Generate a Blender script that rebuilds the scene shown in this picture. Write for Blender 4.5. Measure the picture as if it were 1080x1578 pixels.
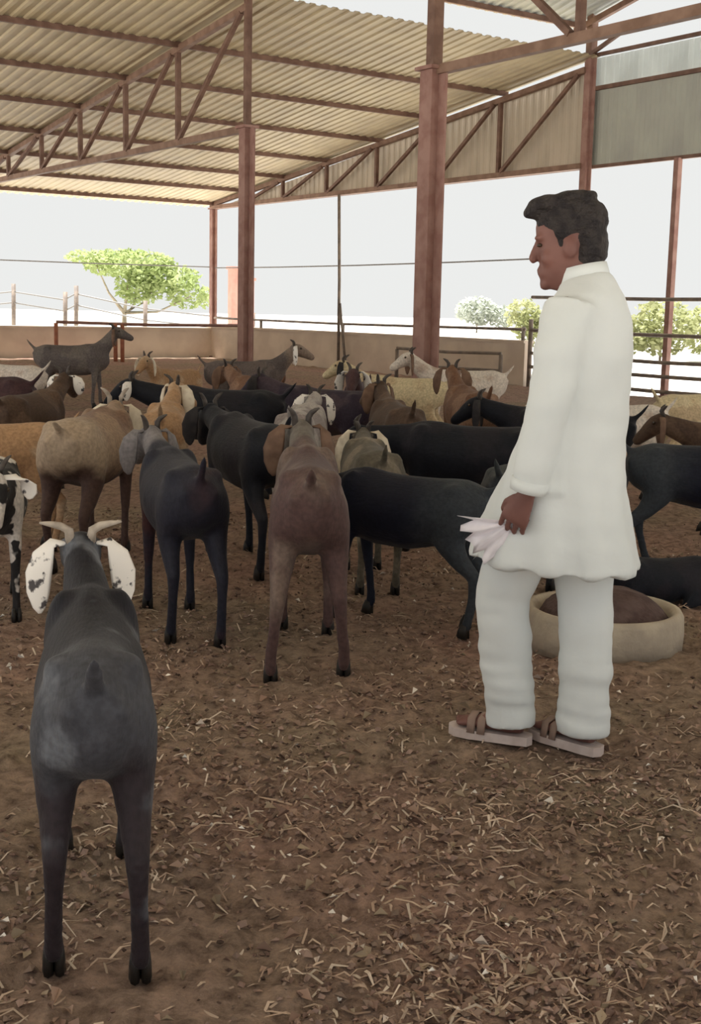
import bpy, bmesh, math, random
import numpy as np
from mathutils import Vector, Matrix, noise

# ------------------------------------------------------------------ reset
for o in list(bpy.data.objects):
    bpy.data.objects.remove(o, do_unlink=True)
scene = bpy.context.scene
COL = scene.collection
random.seed(7)

# ------------------------------------------------------------------ camera
HC, FPX, PITCH, ROLL = 1.37, 1950.0, 0.1588, 0.0218
fw = Vector((0, math.cos(PITCH), -math.sin(PITCH)))
r0 = Vector((1, 0, 0))
u0 = Vector((0, math.sin(PITCH), math.cos(PITCH)))
rt = r0 * math.cos(ROLL) + u0 * math.sin(ROLL)
up = -r0 * math.sin(ROLL) + u0 * math.cos(ROLL)
cd = bpy.data.cameras.new('camera')
cd.sensor_fit = 'VERTICAL'
cd.sensor_height = 36.0
cd.lens = FPX / 1578.0 * 36.0
cd.clip_end = 500
cam = bpy.data.objects.new('camera', cd)
COL.objects.link(cam)
cam.matrix_world = Matrix(((rt.x, up.x, -fw.x, 0), (rt.y, up.y, -fw.y, 0), (rt.z, up.z, -fw.z, HC), (0, 0, 0, 1)))
scene.camera = cam

# ------------------------------------------------------------------ sky, sun, exposure
w = bpy.data.worlds.new('hazy_sky')
scene.world = w
w.use_nodes = True
bg = w.node_tree.nodes['Background']
bg.inputs[0].default_value = (0.99, 1.0, 0.985, 1)
bg.inputs[1].default_value = 0.85
sd = bpy.data.lights.new('sun', 'SUN')
sd.energy = 19.0
sd.angle = math.radians(12)
sd.color = (1.0, 0.985, 0.96)
sun = bpy.data.objects.new('sun', sd)
COL.objects.link(sun)
vs = scene.view_settings
vs.view_transform = 'Standard'
vs.look = 'None'
vs.gamma = 1
vs.exposure = 0.0
vs.use_curve_mapping = False

# ------------------------------------------------------------------ shed frame (u along the ridge, v across)
AZ = 0.9669
G0 = Vector((4.063, 23.502, 0))
UU = Vector((math.sin(AZ), math.cos(AZ), 0))
VV = Vector((-math.cos(AZ), math.sin(AZ), 0))
def W(u, v, z=0.0):
    return G0 + UU * u + VV * v + Vector((0, 0, z))
# sun: high, tilted toward the far eave
sdir = (VV * math.cos(math.radians(74)) + Vector((0, 0, math.sin(math.radians(74)))))
sun.rotation_euler = sdir.to_track_quat('Z', 'Y').to_euler()

L1, HE, HR, MID, UEND = 14.0, 4.0, 5.85, -5.5, -19.2   # wing span, eave, upper roof edge, far side of central bay, unseen shed end cut back for light

# ------------------------------------------------------------------ materials
MATS = {}
def mat(name, col, rough=0.7, col2=None, scale=6.0, detail=4.0, lo=0.4, hi=0.6, bump=0.0, bscale=None, metal=0.0,
        stretch=None, trans=0.0, sheen=0.0, spec=0.3):
    if name in MATS:
        return MATS[name]
    m = bpy.data.materials.new(name)
    m.use_nodes = True
    nt = m.node_tree
    b = nt.nodes['Principled BSDF']
    b.inputs['Base Color'].default_value = (*col, 1)
    b.inputs['Roughness'].default_value = rough
    b.inputs['Metallic'].default_value = metal
    b.inputs['Specular IOR Level'].default_value = spec
    if sheen:
        b.inputs['Sheen Weight'].default_value = sheen
    tc = nt.nodes.new('ShaderNodeTexCoord')
    src = tc.outputs['Object']
    if stretch:
        mp = nt.nodes.new('ShaderNodeMapping')
        mp.inputs['Scale'].default_value = stretch
        nt.links.new(src, mp.inputs['Vector'])
        src = mp.outputs['Vector']
    csock = None
    if col2:
        n = nt.nodes.new('ShaderNodeTexNoise')
        n.inputs['Scale'].default_value = scale
        n.inputs['Detail'].default_value = detail
        nt.links.new(src, n.inputs['Vector'])
        r = nt.nodes.new('ShaderNodeValToRGB')
        r.color_ramp.elements[0].position = lo
        r.color_ramp.elements[0].color = (*col, 1)
        r.color_ramp.elements[1].position = hi
        r.color_ramp.elements[1].color = (*col2, 1)
        nt.links.new(n.outputs['Fac'], r.inputs['Fac'])
        nt.links.new(r.outputs['Color'], b.inputs['Base Color'])
        csock = r.outputs['Color']
    if bump:
        n2 = nt.nodes.new('ShaderNodeTexNoise')
        n2.inputs['Scale'].default_value = bscale or scale * 4
        n2.inputs['Detail'].default_value = 5
        nt.links.new(src, n2.inputs['Vector'])
        bp = nt.nodes.new('ShaderNodeBump')
        bp.inputs['Strength'].default_value = bump
        bp.inputs['Distance'].default_value = 0.02
        nt.links.new(n2.outputs['Fac'], bp.inputs['Height'])
        nt.links.new(bp.outputs['Normal'], b.inputs['Normal'])
    if trans:
        t = nt.nodes.new('ShaderNodeBsdfTranslucent')
        t.inputs['Color'].default_value = (*col, 1)
        if csock:
            nt.links.new(csock, t.inputs['Color'])
        mx = nt.nodes.new('ShaderNodeMixShader')
        mx.inputs[0].default_value = trans
        out = nt.nodes['Material Output']
        nt.links.new(b.outputs[0], mx.inputs[1])
        nt.links.new(t.outputs[0], mx.inputs[2])
        nt.links.new(mx.outputs[0], out.inputs['Surface'])
    MATS[name] = m
    return m

M_STEEL = mat('red_oxide_steel', (0.26, 0.135, 0.11), 0.65, (0.34, 0.20, 0.165), 5, bump=0.1)
M_STEELD = mat('dark_brown_steel', (0.13, 0.07, 0.05), 0.65, (0.19, 0.11, 0.08), 5)
M_TRUSS = mat('brown_truss_steel', (0.19, 0.11, 0.075), 0.65, (0.26, 0.16, 0.115), 5)
M_ROOF = mat('roof_sheet_metal', (0.55, 0.46, 0.295), 0.55, (0.46, 0.38, 0.25), 1.2, stretch=(1, 1, 1), spec=0.4)
M_ROOFG = mat('grey_roof_sheet', (0.45, 0.47, 0.46), 0.5, (0.36, 0.38, 0.38), 1.5, trans=0.10)
M_GABLE = mat('gable_sheet_tan', (0.50, 0.43, 0.34), 0.6, (0.43, 0.37, 0.29), 0.8)
M_GABLEG = mat('gable_sheet_green_grey', (0.47, 0.48, 0.42), 0.5, (0.41, 0.41, 0.37), 0.9, trans=0.15)
M_CLEAR = mat('clear_fibre_sheet', (0.66, 0.69, 0.68), 0.4, (0.58, 0.61, 0.60), 1.1, trans=0.42)
M_ADDMILK = mat('added_milky_sheet', (0.7, 0.7, 0.66), 0.5, (0.62, 0.62, 0.58), 1.1, trans=0.5)  # added translucent sheeting, out of view, passes sun down to the floor
M_PLASTER = mat('mud_plaster', (0.66, 0.56, 0.46), 0.9, (0.58, 0.48, 0.395), 1.6, bump=0.3, bscale=9)
M_PIPE = mat('weathered_pipe', (0.16, 0.13, 0.11), 0.6, (0.24, 0.19, 0.15), 7)
M_PIPER = mat('orange_red_pipe', (0.42, 0.17, 0.10), 0.6, (0.33, 0.13, 0.08), 7)
M_PINK = mat('pink_painted_post', (0.75, 0.40, 0.33), 0.7, (0.66, 0.34, 0.28), 4)
M_SAND = mat('sunlit_sand', (0.60, 0.57, 0.52), 0.95, (0.54, 0.51, 0.46), 0.35)
M_TROUGH = mat('trough_cement', (0.46, 0.39, 0.30), 0.9, (0.38, 0.32, 0.25), 8, bump=0.3)
M_FEED = mat('dark_feed', (0.075, 0.045, 0.04), 0.95, (0.12, 0.08, 0.07), 14, bump=0.6, bscale=60)
M_BARK = mat('bark', (0.30, 0.25, 0.18), 0.9, (0.38, 0.32, 0.24), 6)
M_LEAF = mat('acacia_leaf', (0.30, 0.37, 0.14), 0.7, (0.38, 0.44, 0.20), 1.2, trans=0.4)
M_LEAF2 = mat('scrub_leaf', (0.32, 0.34, 0.16), 0.7, (0.38, 0.39, 0.21), 1.2, trans=0.35)
M_LEAF3 = mat('grey_scrub_leaf', (0.42, 0.45, 0.38), 0.7, (0.48, 0.51, 0.44), 1.2, trans=0.35)
M_WIRE = mat('fence_wire', (0.2, 0.19, 0.18), 0.6)

# ------------------------------------------------------------------ object helpers
def tag(o, label=None, cat=None, group=None, kind=None):
    if label: o['label'] = label
    if cat: o['category'] = cat
    if group: o['group'] = group
    if kind: o['kind'] = kind
    return o
def empty(name, loc, rz=0.0, sc=1.0):
    e = bpy.data.objects.new(name, None)
    e.empty_display_size = 0.2
    COL.objects.link(e)
    e.location = loc
    e.rotation_euler = (0, 0, rz)
    e.scale = (sc, sc, sc)
    return e
def link(name, me, m, parent=None, loc=None):
    o = bpy.data.objects.new(name, me)
    COL.objects.link(o)
    if m is not None and len(me.materials) == 0:
        me.materials.append(m)
    if parent is not None:
        o.parent = parent
    if loc is not None:
        o.location = loc
    return o
class MB:
    """collects boxes, bars, tubes given in WORLD coordinates and links them as one mesh"""
    def __init__(self):
        self.v, self.f = [], []
    def add(self, vs_, fs_):
        n = len(self.v)
        self.v += [Vector(a) for a in vs_]
        self.f += [tuple(i + n for i in q) for q in fs_]
    def bar(self, p, q, a, b=None, upv=Vector((0, 0, 1))):
        p, q = Vector(p), Vector(q)
        b = b or a
        t = (q - p).normalized()
        if abs(t.dot(upv)) > 0.98:
            upv = UU
        s = t.cross(upv).normalized()
        k = s.cross(t).normalized()
        vs_ = []
        for c in (p, q):
            for x, y in ((-1, -1), (1, -1), (1, 1), (-1, 1)):
                vs_.append(c + s * (x * a / 2) + k * (y * b / 2))
        self.add(vs_, [(0, 3, 2, 1), (4, 5, 6, 7), (0, 1, 5, 4), (1, 2, 6, 5), (2, 3, 7, 6), (3, 0, 4, 7)])
        return self
    def tube(self, pts, r, n=8):
        pts = [Vector(a) for a in pts]
        rs = r if isinstance(r, (list, tuple)) else [r] * len(pts)
        vs_, fs_ = [], []
        ref = Vector((0.13, 0.27, 0.95))
        for i, p in enumerate(pts):
            t = (pts[min(i + 1, len(pts) - 1)] - pts[max(i - 1, 0)]).normalized()
            rf = ref if abs(t.dot(ref)) < 0.9 else Vector((1, 0, 0))
            s = t.cross(rf).normalized()
            k = s.cross(t)
            for j in range(n):
                a = 2 * math.pi * j / n
                vs_.append(p + (s * math.cos(a) + k * math.sin(a)) * rs[i])
        for i in range(len(pts) - 1):
            for j in range(n):
                fs_.append((i * n + j, i * n + (j + 1) % n, (i + 1) * n + (j + 1) % n, (i + 1) * n + j))
        fs_.append(tuple(range(n - 1, -1, -1)))
        fs_.append(tuple((len(pts) - 1) * n + j for j in range(n)))
        self.add(vs_, fs_)
        return self
    def build(self, name, m, parent=None, smooth=False, origin=None):
        if origin is None:
            mn = Vector((min(a.x for a in self.v), min(a.y for a in self.v), min(a.z for a in self.v)))
            mx_ = Vector((max(a.x for a in self.v), max(a.y for a in self.v), max(a.z for a in self.v)))
            origin = (mn + mx_) / 2
            origin.z = mn.z
        me = bpy.data.meshes.new(name)
        me.from_pydata([tuple(a - origin) for a in self.v], [], self.f)
        if smooth:
            me.polygons.foreach_set('use_smooth', [True] * len(me.polygons))
        me.update()
        pl_ = parent.location if parent is not None else Vector((0, 0, 0))
        return link(name, me, m, parent, origin - pl_)
def bar(name, p, q, a, b, m, parent=None):
    return MB().bar(p, q, a, b).build(name, m, parent)

# ================================================================== THE SETTING
# ---- floor: trampled earth, uneven
def axis(a0, a1, f0, f1, fine, coarse):
    out, x = [], a0
    while x < a1:
        out.append(x)
        x += fine if f0 <= x < f1 else coarse
    out.append(a1)
    return out
def ground_h(p):
    h = 0.018 * noise.noise(Vector((p.x * 1.7, p.y * 1.7, 0.3))) + 0.016 * noise.noise(Vector((p.x * 6, p.y * 6, 3.3)))
    h += 0.022 * noise.noise(Vector((p.x * 13, p.y * 13, 7.1))) + 0.012 * noise.noise(Vector((p.x * 34, p.y * 34, 1.1)))
    return h
us = axis(UEND, -0.12, -18.2, -10.6, 0.032, 0.22)
vs2 = axis(-18.6, 13.88, -17.2, -9.6, 0.032, 0.22)
fv, ff = [], []
for a in us:
    for b_ in vs2:
        p = W(a, b_)
        fv.append((p.x, p.y, ground_h(p) - 0.012))
nv = len(vs2)
for i in range(len(us) - 1):
    for j in range(nv - 1):
        ff.append((i * nv + j, (i + 1) * nv + j, (i + 1) * nv + j + 1, i * nv + j + 1))
fme = bpy.data.meshes.new('floor')
fme.from_pydata(fv, [], ff)
fme.polygons.foreach_set('use_smooth', [True] * len(fme.polygons))
def floor_material():
    m = bpy.data.materials.new('trampled_dung_earth')
    m.use_nodes = True
    nt = m.node_tree
    b = nt.nodes['Principled BSDF']
    b.inputs['Roughness'].default_value = 0.95
    b.inputs['Specular IOR Level'].default_value = 0.15
    tc = nt.nodes.new('ShaderNodeTexCoord')
    def nz(s, d=6, rough=0.6):
        n = nt.nodes.new('ShaderNodeTexNoise')
        n.inputs['Scale'].default_value = s
        n.inputs['Detail'].default_value = d
        n.inputs['Roughness'].default_value = rough
        nt.links.new(tc.outputs['Object'], n.inputs['Vector'])
        return n.outputs['Fac']
    def ramp(fac, els):
        r = nt.nodes.new('ShaderNodeValToRGB')
        while len(r.color_ramp.elements) < len(els):
            r.color_ramp.elements.new(0.5)
        for e, (pp, c) in zip(r.color_ramp.elements, els):
            e.position = pp
            e.color = (*c, 1)
        nt.links.new(fac, r.inputs['Fac'])
        return r.outputs['Color']
    big = ramp(nz(0.55, 3), [(0.38, (0.31, 0.235, 0.165)), (0.62, (0.37, 0.235, 0.185))])
    fine = ramp(nz(17, 8, 0.72), [(0.33, (0.40, 0.36, 0.34)), (0.52, (0.98, 0.97, 0.96)), (0.70, (1.5, 1.45, 1.4))])
    mx = nt.nodes.new('ShaderNodeMix')
    mx.data_type = 'RGBA'
    mx.blend_type = 'MULTIPLY'
    mx.inputs['Factor'].default_value = 0.95
    nt.links.new(big, mx.inputs['A'])
    nt.links.new(fine, mx.inputs['B'])
    nt.links.new(mx.outputs['Result'], b.inputs['Base Color'])
    bp = nt.nodes.new('ShaderNodeBump')
    bp.inputs['Strength'].default_value = 0.9
    bp.inputs['Distance'].default_value = 0.03
    nt.links.new(nz(30, 8, 0.7), bp.inputs['Height'])
    nt.links.new(bp.outputs['Normal'], b.inputs['Normal'])
    return m
floor = link('floor', fme, floor_material())
tag(floor, 'trampled brown earth floor of the goat shed', kind='structure')

# ---- ground outside, bright sand
gm = MB()
gm.add([(-160, -120, -0.06), (200, -120, -0.06), (200, 260, -0.06), (-160, 260, -0.06)], [(0, 1, 2, 3)])
o = gm.build('ground', M_SAND)
tag(o, 'pale sunlit sand around the shed', kind='structure')

# ---- corrugated sheets
def sheet(name, p00, p10, p01, p11, parent, m, waves=5, amp=0.02, nrow=2):
    """trapezoid-ribbed sheet between 4 world corners; ribs run from the p0x edge to the p1x edge"""
    p00, p10, p01, p11 = map(Vector, (p00, p10, p01, p11))
    nrm = (p10 - p00).cross(p01 - p00).normalized()
    prof = []
    for k in range(waves):
        prof += [((k + 0.0) / waves, 0), ((k + 0.42) / waves, 0), ((k + 0.55) / waves, 1), ((k + 0.87) / waves, 1)]
    prof.append((1.0, 0))
    v_, f_ = [], []
    th = 0.004
    for layer in (0, 1):
        for i in range(nrow):
            t = i / (nrow - 1)
            a, b2 = p00.lerp(p10, t), p01.lerp(p11, t)
            for s, h in prof:
                v_.append(a.lerp(b2, s) + nrm * (amp * h - layer * th))
    n = len(prof)
    for layer in (0, 1):
        o_ = layer * n * nrow
        for i in range(nrow - 1):
            for j in range(n - 1):
                q = (o_ + i * n + j, o_ + i * n + j + 1, o_ + (i + 1) * n + j + 1, o_ + (i + 1) * n + j)
                f_.append(q if layer else q[::-1])
    mb = MB()
    mb.add(v_, f_)
    return mb.build(name, m, parent)

# wing roof toward the far eave
rf = empty('ceiling_left', W(-10, 7, 4.9))
tag(rf, 'tan ribbed metal roof sloping down to the far eave', kind='structure')
def roofz(v):
    return HR - (HR - HE - 0.12) * v / L1
nsh = 19
L2 = 12.2                      # unseen near eave pulled in so more light reaches the floor
for i in range(nsh):
    ua, ub = UEND + (0.05 - UEND) * i / nsh, UEND + (0.05 - UEND) * (i + 1) / nsh
    jit = random.uniform(-0.02, 0.02)
    sheet('roof_sheet', W(ua, -0.25 + jit, roofz(-0.25)), W(ua, L1 + 0.5, roofz(L1 + 0.5)),
          W(ub, -0.25 + jit, roofz(-0.25)), W(ub, L1 + 0.5, roofz(L1 + 0.5)), rf, M_ROOF, 5, 0.023)
for vv in (2.2, 4.2, 6.23, 8.3, 10.2, 12.0, 13.8):
    z = roofz(vv) - 0.055
    bar('purlin', W(UEND, vv, z), W(0.04, vv, z), 0.06, 0.09, M_STEELD, rf)

# raised roof over the central aisle
rm = empty('ceiling_middle', W(-10, MID / 2, 6.7))
tag(rm, 'grey raised ridge roof over the central aisle', kind='structure')
VC = MID / 2
for i in range(nsh):
    ua, ub = UEND + (0.05 - UEND) * i / nsh, UEND + (0.05 - UEND) * (i + 1) / nsh
    sheet('roof_sheet', W(ua, VC, 7.2), W(ua, 0.45, 6.47), W(ub, VC, 7.2), W(ub, 0.45, 6.47), rm, M_ROOFG, 5, 0.025)
    sheet('roof_sheet', W(ua, MID - 0.45, 6.47), W(ua, VC, 7.2), W(ub, MID - 0.45, 6.47), W(ub, VC, 7.2), rm, M_ROOFG, 5, 0.025)
for vv in (0.25, -1.1, -2.4, -3.1, -4.4, MID - 0.25):
    z = 7.2 - 0.73 * abs(vv - VC) / 3.2 - 0.06
    bar('purlin', W(UEND, vv, z), W(-0.02, vv, z), 0.06, 0.09, M_STEELD, rm)

# wing roof on the camera's side
rn = empty('ceiling_right', W(-10, -12, 4.9))
tag(rn, 'tan ribbed metal roof over the near wing', kind='structure')
for i in range(nsh):
    ua, ub = UEND + (0.05 - UEND) * i / nsh, UEND + (0.05 - UEND) * (i + 1) / nsh
    sheet('roof_sheet', W(ua, MID - L2 - 0.3, roofz(L2 + .3)), W(ua, MID + 0.25, HR + 0.03), W(ub, MID - L2 - 0.3, roofz(L2 + .3)), W(ub, MID + 0.25, HR + 0.03), rn, M_ADDMILK if i % 4 == 1 else M_ROOF, 5, 0.028)  # every fourth sheet milky, an unseen addition to brighten the floor below
for vv in (2.2, 4.2, 6.23, 8.3, 10.2, 12.0):
    z = roofz(vv) - 0.055
    bar('purlin', W(UEND, MID - vv, z), W(-0.02, MID - vv, z), 0.06, 0.09, M_STEELD, rn)

# gable wall (right side of the photo): sheeting above, open below
wg = empty('wall_right', W(0.06, 5, 4.0))
tag(wg, 'tan sheeted gable above the open side of the shed', kind='structure')
for i in range(14):
    va, vb = L1 * i / 14, L1 * (i + 1) / 14
    sheet('gable_sheet', W(0.09, va, HE), W(0.09, va, roofz(va) - 0.14), W(0.09, vb, HE), W(0.09, vb, roofz(vb) - 0.14), wg, M_GABLE, 5, 0.012)
for i in range(5):
    va, vb = MID * (i + 1) / 5, MID * i / 5
    sheet('gable_sheet', W(0.09, va, HE), W(0.09, va, 5.31), W(0.09, vb, HE), W(0.09, vb, 5.31), wg, M_GABLEG, 5, 0.012)
    sheet('skylight_sheet', W(0.09, va, 5.35), W(0.09, va, 5.86), W(0.09, vb, 5.35), W(0.09, vb, 5.86), wg, M_CLEAR, 5, 0.012)
for i in range(12):
    va, vb = MID - L2 * (i + 1) / 12, MID - L2 * i / 12
    sheet('gable_sheet', W(0.09, va, HE), W(0.09, va, roofz(MID - va) - 0.13), W(0.09, vb, HE), W(0.09, vb, roofz(MID - vb) - 0.13), wg, M_GABLE, 5, 0.012)
bar('girt', W(0.03, 0, 5.33), W(0.03, MID, 5.33), 0.06, 0.07, M_STEELD, wg)
bar('girt', W(0.02, 0, 5.9), W(0.02, MID, 5.9), 0.06, 0.06, M_STEELD, wg)
bar('edge_flashing', W(0.05, MID - L2, HE - 0.02), W(0.05, L1, HE - 0.02), 0.06, 0.06, M_STEELD, wg)

# low parapet walls
def lowwall(name, a, b_, h, th, lab):
    t = (b_ - a).normalized()
    mb = MB()
    mb.bar(a + Vector((0, 0, h / 2 - 0.06)), b_ + Vector((0, 0, h / 2 - 0.06)), th, h)
    # slightly wider cap
    o_ = mb.build(name, M_PLASTER)
    tag(o_, lab, kind='structure')
    c = bar('wall_cap', a + Vector((0, 0, h - 0.035)), b_ + Vector((0, 0, h - 0.035)), th + 0.06, 0.05, M_PLASTER)
    c.parent = o_
    c.location = c.location - o_.location
    return o_
lowwall('wall_back', W(UEND, L1), W(-0.1, L1), 0.80, 0.2, 'low tan plastered wall along the far side')
lowwall('wall_side', W(0, 1.25), W(0, L1 + 0.1), 0.86, 0.2, 'low tan plastered wall under the gable')

# ================================================================== COLUMNS, TRUSSES
def column(u, v, thick, thin, ztop, lab, z1=HE):
    t = empty('steel_column', W(u, v, 0))
    tag(t, lab, 'column')
    mb = MB()
    # I/box section: web, two flanges
    d = thick
    mb.bar(W(u, v, -0.05), W(u, v, z1), d * 0.86, d * 0.86)
    mb.build('shaft', M_STEEL, t)
    for s in (-1, 1):
        bar('flange', W(u, v + s * d * 0.46, -0.05), W(u, v + s * d * 0.46, z1), d, d * 0.1, M_STEEL, t)
    bar('base_plate', W(u, v, -0.03), W(u, v, 0.03), d * 1.7, d * 1.7, M_STEEL, t)
    bar('cap_plate', W(u, v, z1), W(u, v, z1 + 0.04), d * 1.25, d * 1.25, M_STEEL, t)
    if ztop > z1:
        bar('upper_post', W(u, v, z1 + 0.04), W(u, v, ztop), thin, thin, M_STEELD, t)
    return t
column(-6.96, 0, 0.21, 0.09, 6.5, 'brown steel column left of centre carrying the long far truss')
column(-7.7, -5.45, 0.245, 0.13, 6.5, 'thick brown steel column in the middle of the picture')
column(0, -0.05, 0.15, 0.14, 6.95, 'tall brown gable column rising behind the man\'s head', z1=5.9)
column(0, L1 - 0.02, 0.18, 0.1, 4.0, 'slim brown corner post where the far wall meets the gable', z1=3.95)
bar_posts = [(-2.2, 0.1, 'slim rusty post right of the man holding the side rails')]
for v_, th, lab in bar_posts:
    t = empty('fence_post', W(0, v_, 0))
    tag(t, lab, 'post')
    bar('shaft', W(0, v_, -0.05), W(0, v_, 3.97), th, th, M_STEEL, t)
    bar('base_plate', W(0, v_, -0.03), W(0, v_, 0.03), 0.25, 0.25, M_STEEL, t)
t = empty('prop_pole', W(-0.2, 7.5, 0))
tag(t, 'thin grey pole standing between the two brown columns', 'pole')
MB().tube([W(-0.2, 7.5, -0.03), W(-0.2, 7.52, 2.0), W(-0.2, 7.6, 3.95)], 0.035).build('shaft', M_PIPE, t, True)
MB().tube([W(-0.25, 7.1, -0.03), W(-0.2, 7.48, 1.5)], 0.03).build('stay', M_PIPE, t, True)

def truss(u, v0, sgn, lab, top0=HR - 0.12, L1=L1):
    t = empty('roof_truss', W(u, v0 + sgn * 7, HE))
    tag(t, lab, 'truss')
    zt = lambda d: top0 - (top0 - HE - 0.06) * d / L1
    bar('bottom_chord', W(u, v0, HE), W(u, v0 + sgn * L1, HE), 0.1, 0.1, M_TRUSS, t)
    bar('top_chord', W(u, v0, zt(0)), W(u, v0 + sgn * L1, zt(L1)), 0.1, 0.1, M_TRUSS, t)
    ds = [0.0, 2.27, 4.3, 6.35, 8.35, 10.3] + ([12.1] if L1 > 13 else [])
    for k, d in enumerate(ds):
        if k:
            bar('web_post', W(u, v0 + sgn * d, HE), W(u, v0 + sgn * d, zt(d)), 0.075, 0.075, M_STEELD, t)
            dp = ds[k - 1]
            bar('web_brace', W(u - 0.03, v0 + sgn * (d - 0.1), HE + 0.05), W(u - 0.03, v0 + sgn * (dp + 0.15), zt(dp) - 0.06), 0.065, 0.065, M_STEELD, t)
    return t
truss(-6.96, 0, 1, 'brown lattice truss reaching from the left column to the far eave')
truss(-0.06, 0, 1, 'brown truss lying along the tan gable sheeting', top0=HR - 0.19)
truss(-7.7, -5.45, -1, 'brown truss running from the middle column out of the top right corner', L1=L2)
truss(-14.0, 0, 1, 'brown truss over the left part of the far wing')
# central aisle frame bars
def aisle(u, lab):
    t = empty('ridge_frame', W(u, VC, 6.3))
    tag(t, lab, 'roof frame')
    bar('rafter', W(u, 0.3, 6.36), W(u, VC, 7.05), 0.08, 0.1, M_STEELD, t)
    bar('rafter', W(u, MID - 0.3, 6.36), W(u, VC, 7.05), 0.08, 0.1, M_STEELD, t)
    bar('tie', W(u, 0, 6.3), W(u, MID, 6.3), 0.07, 0.07, M_STEELD, t)
    bar('strut', W(u, VC, 6.3), W(u, VC, 7.05), 0.06, 0.06, M_STEELD, t)
    bar('knee_brace', W(u, -0.1, 5.9), W(u, -1.2, 6.3), 0.06, 0.06, M_STEELD, t)
    bar('knee_brace', W(u, MID + 0.1, 5.9), W(u, MID + 1.2, 6.3), 0.06, 0.06, M_STEELD, t)
aisle(-0.08, 'brown ridge frame at the gable end of the raised roof')
aisle(-7.3, 'brown ridge frame above the middle column')

# ================================================================== RAILINGS AND WIRES
def railing(name, lab, pts_u, zs, posts, r, m, mp=None):
    """pts_u: (u0,v0)-(u1,v1); zs: rail heights; posts: fractions"""
    (ua, va), (ub, vb) = pts_u
    t = empty(name, W(ua, va, 0))
    tag(t, lab, 'railing')
    for z in zs:
        k = random.uniform(-0.015, 0.015)
        MB().tube([W(ua, va, z), W((ua + ub) / 2, (va + vb) / 2, z - 0.02 + k), W(ub, vb, z)], r).build('rail', m, t, True)
    for f_, z in posts:
        p0 = W(ua + (ub - ua) * f_, va + (vb - va) * f_, -0.04)
        MB().tube([p0, p0 + Vector((0, 0, z))], r * 1.25).build('post', mp or m, t, True)
    return t
railing('pipe_railing', 'dark pipe railing right of the man on the open side', ((-0.1, 1.1), (-0.1, -5.3)), (1.67, 1.05, 0.62, 0.36, 0.12), [(0.0, 1.3), (0.98, 1.75)], 0.034, M_PIPE)
railing('pipe_railing', 'brown pipe rail on top of the wall behind the middle column', ((-0.05, 13.8), (-0.05, 1.3)), (1.06,), [(0.2, 1.1), (0.5, 1.1), (0.78, 1.1), (0.995, 1.15)], 0.03, M_PIPE)
railing('pen_railing', 'orange red pen rail with short posts before the far wall', ((-5.2, 12.2), (-0.9, 10.4)), (0.92,), [(0.0, 0.94), (0.30, 0.94), (0.335, 0.94), (1.0, 0.94)], 0.04, M_STEEL, M_PIPER)
railing('pen_railing', 'faint brown trough rail low behind the man\'s elbow', ((-1.4, 3.6), (-1.0, 0.9)), (0.62, 0.30), [(0.0, 0.64), (1.0, 0.64)], 0.03, M_PIPE)
for (a, b_, z, lab) in [((0, L1), (0, 0.1), 2.40, 'thin wire strung across the open gable side'), ((-0.1, L1), (-14, L1), 2.42, 'thin wire strung across the open far side')]:
    p, q = W(*a, z), W(*b_, z)
    o = MB().tube([p, p.lerp(q, 0.25) - Vector((0, 0, .03)), p.lerp(q, 0.5) - Vector((0, 0, .04)), p.lerp(q, 0.75) - Vector((0, 0, .03)), q], 0.016, 6).build('tie_wire', M_WIRE)
    tag(o, lab, 'wire')

# ================================================================== OUTSIDE
t = empty('wire_fence', Vector((-13.3, 42, -0.06)))
tag(t, 'sagging wire fence with dark stakes beyond the far wall', 'fence')
fp = [(-14.8, 42.5, 1.55), (-11.1, 41.6, 1.95), (-9.2, 40.6, 1.72), (-8.85, 40.6, 1.92), (-6.6, 40.2, 1.5), (-3.2, 40, 1.2)]
for x, y, h in fp:
    MB().tube([(x, y, -0.06), (x + 0.03, y, h)], 0.07).build('stake', M_PIPE, t, True)
for dz in (0.25, 0.6):
    MB().tube([(x, y, h - dz) for x, y, h in fp], 0.025, 6).build('strand', M_WIRE, t, True)
for k, (x, y, h, lab) in enumerate([(-3.42, 36.0, 2.4, 'left one of two pink painted posts outside the corner'), (-3.0, 36.2, 2.1, 'right one of two pink painted posts outside the corner')]):
    t = empty('gate_post', Vector((x, y, -0.06)))
    tag(t, lab, 'post')
    MB().bar((x, y, -0.06), (x, y, h), 0.22, 0.22).build('shaft', M_PINK, t)
    MB().bar((x, y, h), (x, y, h + 0.08), 0.3, 0.3).build('cap', M_PINK, t)
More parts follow.
